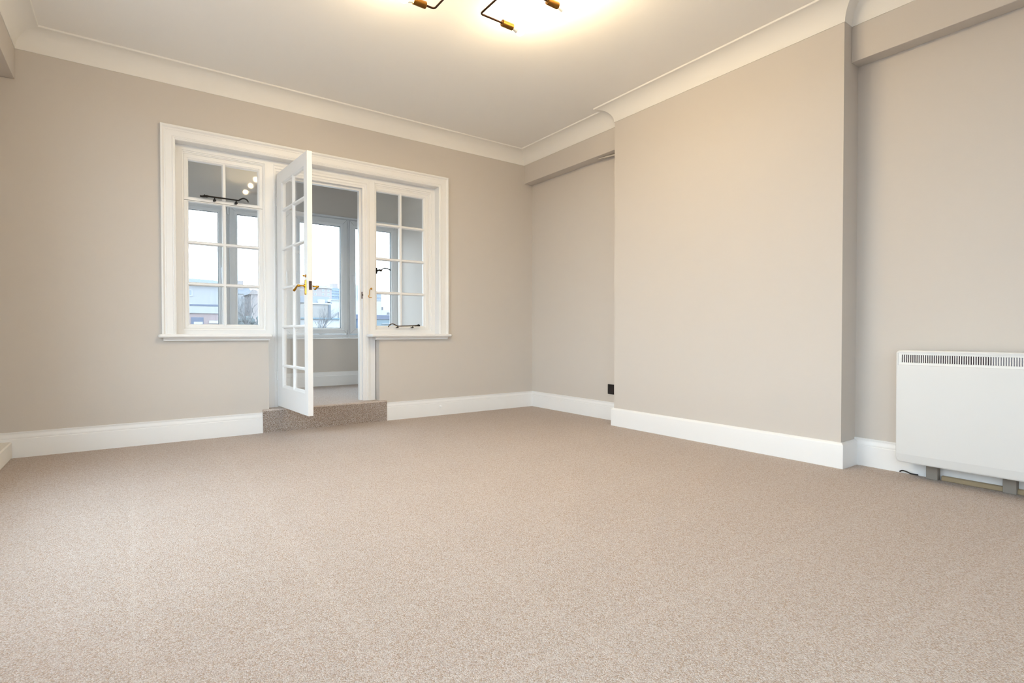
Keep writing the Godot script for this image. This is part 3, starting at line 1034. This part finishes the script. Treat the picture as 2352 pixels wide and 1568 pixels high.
	put("outlet_hollow", boxes([[0.02, 0.594, 0.012, 0.06, 0.65, 0.3745]]), "dark_hollow", o)
	put("outlet_baffle", boxes([[0.0095, 0.594, 0.3755, 0.02, 0.65, len - 0.012]]), "grey_baffle", o)
	# feet and the timber plinth behind
	for z in [0.102, 0.399, 0.80]:
		st = boxes([[0.108, 0.0, z, 0.150, 0.10, z + 0.049]], 0.002)
		put("foot", st, "foot_metal", o)
	put("plinth", boxes([[0.125, 0.0, 0.16, 0.149, 0.024, len - 0.04]], 0.003), "timber", o)


# ------------------------------------------------------------------ small things
func small_things() -> void:
	var o := thing("wall_socket", "black square wall socket half hidden behind the chimney breast", "socket", Vector3(0, 0.267, 1.127))
	var st := boxes([[-0.009, -0.043, -0.043, 0.0, 0.043, 0.043]], 0.003)
	put("plate", st, "black_plastic", o)
	st = boxes([[-0.013, 0.012, -0.033, -0.008, 0.032, -0.021]], 0.002)
	put("switch", st, "black_plastic", o)
	for q in [[-0.004, 0.006, 0.0], [-0.018, -0.007, -0.014], [-0.018, -0.007, 0.014]]:
		put("pin_hole", boxes([[-0.0094, q[0], q[2] - 0.003, -0.0088, q[1], q[2] + 0.003]]), "dark_hollow", o)
	st = st_new()
	lathe(st, [Vector2(0, -0.001), Vector2(0.0085, -0.001), Vector2(0.009, 0.004), Vector2(0.007, 0.008), Vector2(0.0065, 0.018), Vector2(0.0075, 0.022), Vector2(0.006, 0.026), Vector2(0, 0.027)], along(Vector3.BACK, Vector3.ZERO), 16)
	var d := put("door_stop", st, "white_gloss", self, Vector3(-1.083, 0.083, 0.0155))
	tag(d, "tiny white door stop stud on the skirting right of the step", "door stop")
	# a kink of pipe under the beam by the chimney breast
	st = st_new()
	tube(st, [Vector3(-0.062, 2.276, 1.02), Vector3(-0.05, 2.272, 1.12), Vector3(-0.03, 2.268, 1.22), Vector3(-0.022, 2.266, CHZ0)], [0.002, 0.007, 0.010, 0.011], 12)
	var p := put("conduit", st, "wall_paint")
	tag(p, "painted conduit under the alcove beam beside the chimney breast", "conduit")
	# loose cable end on the floor at the heater's corner
	st = st_new()
	tube(st, smooth_path([Vector3(-0.021, 0.006, 3.262), Vector3(-0.026, 0.014, 3.275), Vector3(-0.03, 0.013, 3.295), Vector3(-0.028, 0.006, 3.315), Vector3(-0.021, 0.005, 3.345)]), 0.0035, 8)
	p = put("cable", st, "black_plastic")
	tag(p, "short black cable end on the carpet at the heater's near foot", "cable")


# ------------------------------------------------------------------ ceiling light
func ceiling_light() -> void:
	var o := thing("ceiling_light", "bronze angular ceiling light with bare glowing bulbs on bent arms", "ceiling light", Vector3(-1.97, CEIL, 2.2))
	var y := -0.14
	var st := st_new()
	lathe(st, [Vector2(0, -0.028), Vector2(0.058, -0.028), Vector2(0.062, -0.024), Vector2(0.062, 0.0), Vector2(0, 0)], Transform3D.IDENTITY, 28)
	put("canopy", st, "old_brass", o)
	st = st_new()
	tube(st, [Vector3(0, -0.02, 0), Vector3(0, y, 0)], 0.007, 12)
	box(st, Vector3(-0.13, y - 0.006, -0.008), Vector3(0.13, y + 0.006, 0.008), 0.002)
	put("stem", st, "dark_bronze", o)
	# each bent arm runs back along a rod and out to the side
	var arms := [[1, 0.104, -0.249, 0.3153], [1, 0.10, 0.0435, 0.399], [1, 0.104, 0.33, 0.3153], [-1, -0.115, -0.353, -0.242], [-1, -0.115, -0.04, -0.242], [-1, -0.115, 0.29, -0.242]]
	for a in arms:
		var s: float = a[0]
		var x: float = a[1]
		var z: float = a[2]
		var sx: float = a[3] - s * 0.073 if a[3] < 0.35 and s > 0 else a[3] - s * 0.078
		var zi: float = 0.0 if absf(z) > 0.1 else z
		var sgn := signf(z) if absf(z) > 0.1 else 0.0
		var pts := [Vector3(x, y, zi)]
		if sgn != 0.0:
			pts.append(Vector3(x, y, z - sgn * 0.016))
			for k in 5:
				var t := PI / 2 * (k + 1) / 6.0
				pts.append(Vector3(x + s * 0.016 * (1 - cos(t)), y, z - sgn * 0.016 * (1 - sin(t))))
			pts.append(Vector3(x + s * 0.016, y, z))
		pts.append(Vector3(sx, y, z))
		st = st_new()
		tube(st, pts, 0.0052, 10)
		put("arm", st, "dark_bronze", o)
		var out := Vector3(s, 0, 0)
		st = st_new()
		lathe(st, [Vector2(0, -0.004), Vector2(0.006, -0.003), Vector2(0.008, 0.0), Vector2(0.0165, 0.001), Vector2(0.018, 0.003), Vector2(0.018, 0.070), Vector2(0.0165, 0.072), Vector2(0.012, 0.072)], along(out, Vector3(sx, y, z)), 20)
		put("lamp_holder", st, "old_brass", o)
		var bx: float = sx + s * 0.073
		st = st_new()
		lathe(st, [Vector2(0.0125, 0.0), Vector2(0.0145, 0.008), Vector2(0.019, 0.022), Vector2(0.022, 0.029)], along(out, Vector3(bx, y, z)), 20)
		put("bulb_collar", st, "bulb_collar", o)
		st = st_new()
		var pr := []
		for k in 10:
			var t := -0.75 + (PI / 2 + 0.75) * k / 9.0
			pr.append(Vector2(maxf(0.0295 * cos(t), 0.0), 0.050 + 0.0295 * sin(t)))
		lathe(st, pr, along(out, Vector3(bx, y, z)), 20)
		put("bulb", st, "bulb_glass", o)
		var l := OmniLight3D.new()
		l.name = "bulb_lamp"
		l.position = o.position + Vector3(bx, y, z) + out * 0.05
		l.light_color = Color(1.0, 0.78, 0.47).linear_to_srgb()
		l.light_energy = BULB
		l.light_size = 0.025
		l.omni_range = 14.0
		l.omni_attenuation = 2.0
		l.shadow_enabled = true
		add_child(l, true)


# ------------------------------------------------------------------ town beyond the balcony
func outside() -> void:
	mat("ground", lin(0.13, 0.13, 0.13), 0.95)
	mat("far_white", lin(0.28, 0.285, 0.295), 0.8)
	mat("far_render", lin(0.225, 0.23, 0.245), 0.85)
	mat("far_beige", lin(0.205, 0.195, 0.188), 0.85)
	mat("far_brick", lin(0.225, 0.20, 0.198), 0.9)
	mat("far_red", lin(0.19, 0.145, 0.15), 0.9)
	mat("far_slate", lin(0.082, 0.092, 0.112), 0.8)
	mat("far_blue", lin(0.13, 0.168, 0.225), 0.5)
	mat("far_band", lin(0.16, 0.20, 0.255), 0.6)
	mat("far_glass", lin(0.155, 0.185, 0.225), 0.2)
	mat("far_dark", lin(0.055, 0.07, 0.115), 0.7)
	mat("far_teal", lin(0.088, 0.14, 0.175), 0.6)
	mat("bark", lin(0.10, 0.10, 0.107), 0.9)
	mat("hedge", lin(0.08, 0.10, 0.105), 0.9)
	single("ground", boxes([[-300, -3.4, -700, 400, -3.0, -3]]), "ground", "grey ground of the town far below the balcony windows", "ground")
	# large pale block with a low curved roof, seen in the left window
	var b := building("pale_block", "pale rendered block under a shallow curved roof seen in the left window", -120, 2.0, 13.4, 11.2, 14, "far_render")
	var st := st_new()
	var pr := []
	for k in 13:
		var x := lerpf(1.0, 13.7, k / 12.0)
		pr.append(Vector2(x, 11.2 + 0.62 * (1.0 - pow((x - 6.6) / 7.5, 2))))
	for k in 12:
		var p: Vector2 = pr[k]
		var q: Vector2 = pr[k + 1]
		quad(st, Vector3(p.x, p.y, -119.4), Vector3(q.x, q.y, -119.4), Vector3(q.x, q.y, -134), Vector3(p.x, p.y, -134), Vector3.UP)
		quad(st, Vector3(p.x, 10.6, -119.4), Vector3(q.x, 10.6, -119.4), Vector3(q.x, q.y, -119.4), Vector3(p.x, p.y, -119.4), Vector3.BACK)
	put("roof", st, "far_glass", b)
	for y in [9.0, 6.2, 3.4]:
		for x in [3.2, 6.2, 12.4]:
			far_window(b, x, y, 1.15, 1.35, -120)
	put("string_course", boxes([[2.0, 6.35, -120.25, 13.4, 6.75, -119.7]], 0.03), "far_dark", b)
	b = building("brick_terrace", "low reddish brick terrace in front of the pale block in the left window", -75, -2.0, 7.2, 3.5, 9, "far_red")
	put("parapet", boxes([[-2.1, 3.4, -75.2, 7.3, 4.3, -74.8]], 0.03), "far_render", b)
	put("garage_door", boxes([[2.9, -0.5, -75.1, 4.3, 2.9, -74.9]], 0.03), "far_dark", b)
	put("panel", boxes([[3.2, 1.2, -75.0, 4.2, 2.3, -74.85]], 0.03), "far_white", b)
	put("awning", boxes([[4.9, 2.1, -75.4, 6.4, 2.45, -74.8]], 0.03), "far_white", b)
	b = building("slate_house", "white walled house with a grey slate roof in the left window's right panes", -134, 14.2, 20.0, 10.1, 9, "far_white")
	gable(b, 14.0, 20.2, 10.1, 12.0, -133.8, -143.5, "far_slate", false)
	put("chimney", boxes([[17.6, 10.9, -138, 18.7, 13.5, -137]], 0.03), "far_brick", b)
	far_window(b, 17.9, 9.2, 0.8, 1.0, -134)
	b = building("gabled_house", "dark brick house with a pointed gable beside the white walled house", -122, 17.8, 22.0, 9.3, 8, "far_brick")
	gable(b, 17.3, 22.4, 9.3, 10.4, -121.8, -130.2, "far_slate", true, 18.25)
	b = building("flats", "tall brick block of flats with white windows seen through the doorway", -260, 52.0, 77.2, 23.3, 20, "far_brick")
	gable(b, 51.6, 77.5, 23.3, 25.2, -259.6, -280.2, "far_slate", false)
	put("cornice", boxes([[51.8, 22.9, -260.5, 77.4, 23.5, -259.5]], 0.05), "far_white", b)
	for x in [57.5, 61.5, 65.5, 69.3, 73.0, 75.6]:
		for y in [21.9, 20.0, 18.1, 16.0]:
			far_window(b, x, y, 1.15, 1.25, -260)
		put("dormer", boxes([[x - 0.8, 23.6, -261.5, x + 0.8, 24.7, -260.2]], 0.05), "far_white", b)
	b = building("glass_tower", "blue glazed office tower behind the brick flats", -340, 98.0, 112.0, 30.2, 20, "far_blue")
	put("plant_room", boxes([[102.5, 30.0, -352, 105.8, 33.2, -341]], 0.1), "far_brick", b)
	for y in [28.4, 26.6, 24.8]:
		put("floor_band", boxes([[97.9, y, -340.3, 112.1, y + 0.5, -339.7]], 0.03), "far_band", b)
	for x in [103.3, 106.0, 108.5]:
		put("mullion", boxes([[x, 20.0, -340.3, x + 0.3, 29.9, -339.8]], 0.03), "far_band", b)
	b = building("slate_terrace", "row of small houses under a slate roof below the brick flats", -170, 36.0, 49.0, 10.6, 8, "far_beige")
	gable(b, 35.5, 49.8, 10.6, 13.0, -169.6, -178.5, "far_slate", false)
	put("dormer", boxes([[45.4, 10.4, -170.6, 47.3, 11.7, -169.0]], 0.05), "far_white", b)
	put("skylight", boxes([[48.4, 11.0, -170.4, 49.3, 11.8, -169.4]], 0.05), "far_white", b)
	b = building("beige_hall", "plain beige wall of a hall behind a bare tree in the doorway", -150, 36.5, 43.1, 9.2, 8, "far_beige")
	put("coping", boxes([[36.3, 9.1, -150.3, 43.3, 9.5, -149.7]], 0.03), "far_white", b)
	put("pier", boxes([[42.6, -3, -150.3, 43.3, 9.1, -149.7]], 0.03), "far_slate", b)
	b = building("white_block", "plain white block right of the beige hall in the doorway", -200, 58.2, 66.0, 13.6, 9, "far_white")
	put("flue", boxes([[61.2, 6.0, -200.5, 61.5, 9.0, -199.8]], 0.03), "far_slate", b)
	put("coping", boxes([[58.0, 13.4, -200.3, 66.2, 13.8, -199.7]], 0.05), "far_render", b)
	b = building("white_shed", "long low white shed at the foot of the view in the doorway", -110, 25.0, 34.6, 3.9, 8, "far_white")
	put("eaves", boxes([[24.8, 3.8, -110.3, 34.8, 4.15, -109.6]], 0.03), "far_teal", b)
	b = building("pale_tower", "narrow pale tower with one tall blue window right of the doorway's mullion", -290, 100.6, 106.0, 28.4, 6, "far_render")
	put("window", boxes([[102.2, 20.6, -290.2, 103.0, 26.4, -289.7]], 0.03), "far_blue", b)
	put("window", boxes([[100.9, 20.6, -290.2, 101.3, 26.4, -289.7]], 0.03), "far_blue", b)
	put("parapet", boxes([[101.2, 28.3, -290.4, 106.2, 29.4, -289.6]], 0.05), "far_white", b)
	b = building("stepped_block", "white stepped block seen in the right window's lower pane", -215, 70.5, 84.8, 14.7, 9, "far_white")
	put("lower_wing", boxes([[84.8, -3, -224, 98.0, 11.0, -215]], 0.05), "far_white", b)
	put("chimney", boxes([[85.1, 11.0, -216, 85.7, 12.4, -215.2]], 0.05), "far_slate", b)
	put("window", boxes([[87.2, 9.1, -215.2, 88.4, 10.0, -214.8]], 0.03), "far_slate", b)
	b = building("glazed_office", "blue glazed block showing above the stepped white block", -300, 112.0, 118.8, 24.3, 9, "far_blue")
	for y in [20.6, 22.4]:
		put("floor_band", boxes([[111.9, y, -300.3, 118.9, y + 0.4, -299.7]], 0.03), "far_white", b)
	b = building("gabled_villa", "small grey villa with a pale gable beyond the stepped white block", -260, 107.0, 113.0, 13.3, 8, "far_slate")
	gable(b, 107.5, 111.0, 11.3, 12.6, -259.6, -268.5, "far_slate", true, -1000.0, "far_white")
	b = building("dark_roofed_shed", "shed with a dark fascia over teal panels in the right window", -135, 43.0, 58.0, 4.7, 9, "far_teal")
	put("fascia", boxes([[42.8, 4.7, -135.4, 58.2, 5.9, -134.6]], 0.05), "far_dark", b)
	for x in [45.6, 48.9]:
		put("pier", boxes([[x, -3, -135.2, x + 0.35, 4.7, -134.7]], 0.03), "far_dark", b)
	for y in [3.4, 2.4]:
		put("rail", boxes([[52.6, y, -135.2, 58.0, y + 0.18, -134.7]], 0.03), "far_render", b)
	# bare winter trees and a hedge
	bare_tree(Vector3(11.9, -3, -90), 12.6, 11, "bare branching tree before the white walled house in the left window")
	bare_tree(Vector3(26.2, -3, -100), 10.2, 23, "bare branching tree before the beige hall in the doorway")
	bare_tree(Vector3(14.6, -3, -82), 8.0, 31, "smaller bare tree at the right edge of the left window")
	st = st_new()
	for k in 240:
		var c := Vector3(rng.randf_range(11.0, 17.0), rng.randf_range(-2.5, 3.6), rng.randf_range(-96, -94))
		var r := rng.randf_range(0.25, 0.5)
		box(st, c - Vector3.ONE * r, c + Vector3.ONE * r, r * 0.6, Transform3D.IDENTITY)
	var h := single("hedge", st, "hedge", "grey green hedge at the foot of the houses in the left window", "hedge", "stuff")


func building(called: String, label: String, z: float, x0: float, x1: float, top: float, deep: float, m: String) -> Node3D:
	var o := thing(called, label, "building")
	put("wall", boxes([[x0, -3.0, z - deep, x1, top, z]], 0.05), m, o)
	return o


func far_window(b: Node3D, x: float, y: float, w: float, h: float, z: float) -> void:
	var st := st_new()
	var o := Rect2(x - w / 2, y - h / 2, w, h)
	frame_rect(st, o, o.grow(-0.18), [Vector2(0, z), Vector2(0, z + 0.12), Vector2(1, z + 0.12), Vector2(1, z + 0.02)])
	box(st, Vector3(x - 0.06, y - h / 2, z), Vector3(x + 0.06, y + h / 2, z + 0.1))
	var f := put("window", st, "far_white", b)
	put("pane", boxes([[o.position.x + 0.1, o.position.y + 0.1, z - 0.02, o.end.x - 0.1, o.end.y - 0.1, z + 0.04]]), "far_glass", f)


func gable(b: Node3D, x0: float, x1: float, y0: float, y1: float, z0: float, z1: float, m: String, face: bool, ridge := -1000.0, wall_m := "far_brick") -> void:
	# a pitched roof: its gable towards the viewer when face is set, else its slope
	var st := st_new()
	var xm := (x0 + x1) / 2 if ridge < -900.0 else ridge
	var zm := (z0 + z1) / 2
	if face:
		var n := Vector3(-(y1 - y0), xm - x0, 0).normalized()
		var gw := st_new()
		var nr := Vector3(y1 - y0, x1 - xm, 0).normalized()
		quad(st, Vector3(x0, y0, z0), Vector3(xm, y1, z0), Vector3(xm, y1, z1), Vector3(x0, y0, z1), n)
		quad(st, Vector3(x1, y0, z0), Vector3(xm, y1, z0), Vector3(xm, y1, z1), Vector3(x1, y0, z1), nr)
		for z in [z0, z1]:
			var d := Vector3.BACK if z == z0 else Vector3.FORWARD
			gw = st_new()
			tri(gw, Vector3(x0, y0, z), Vector3(x1, y0, z), Vector3(xm, y1, z), d, d, d)
			put("gable_wall", gw, wall_m, b)
	else:
		var n := Vector3(0, z0 - zm, y1 - y0).normalized()
		quad(st, Vector3(x0, y0, z0), Vector3(x1, y0, z0), Vector3(x1, y1, zm), Vector3(x0, y1, zm), n)
		quad(st, Vector3(x0, y0, z1), Vector3(x1, y0, z1), Vector3(x1, y1, zm), Vector3(x0, y1, zm), Vector3(0, n.y, -n.z))
		for x in [x0, x1]:
			var d := Vector3.LEFT if x == x0 else Vector3.RIGHT
			tri(st, Vector3(x, y0, z0), Vector3(x, y0, z1), Vector3(x, y1, zm), d, d, d)
	put("roof", st, m, b)


func bare_tree(at: Vector3, high: float, sd: int, label: String) -> void:
	rng.seed = sd
	var o := thing("bare_tree", label, "tree", at)
	var trunk := st_new()
	var twigs := st_new()
	tube(trunk, [Vector3.ZERO, Vector3(0.05, high * 0.2, 0), Vector3(0.0, high * 0.42, 0.05)], [high * 0.02, high * 0.016, high * 0.012], 8)
	for k in 9:
		var y := high * rng.randf_range(0.2, 0.42)
		var a := rng.randf() * TAU
		grow(twigs, Vector3(0, y, 0), Vector3(cos(a) * 0.5, 1.0, sin(a) * 0.5).normalized(), high * rng.randf_range(0.22, 0.3), high * 0.0065, 4)
	put("trunk", trunk, "bark", o)
	put("branches", twigs, "bark", o).set_meta("kind", "stuff")


func grow(st: SurfaceTool, p: Vector3, d: Vector3, length: float, r: float, left: int) -> void:
	var bend := Vector3(rng.randf_range(-0.2, 0.2), rng.randf_range(-0.05, 0.15), rng.randf_range(-0.2, 0.2))
	var m := p + (d + bend * 0.3).normalized() * length * 0.5
	var e := m + (d + bend).normalized() * length * 0.5
	tube(st, [p, m, e], [r, r * 0.8, r * 0.6], 4)
	if left <= 0:
		return
	for k in 3:
		var side := Vector3(rng.randf_range(-1, 1), rng.randf_range(-0.2, 0.7), rng.randf_range(-1, 1))
		grow(st, m.lerp(e, rng.randf_range(0.1, 1.0)), (d + side * 0.75).normalized(), length * rng.randf_range(0.55, 0.75), r * 0.5, left - 1)
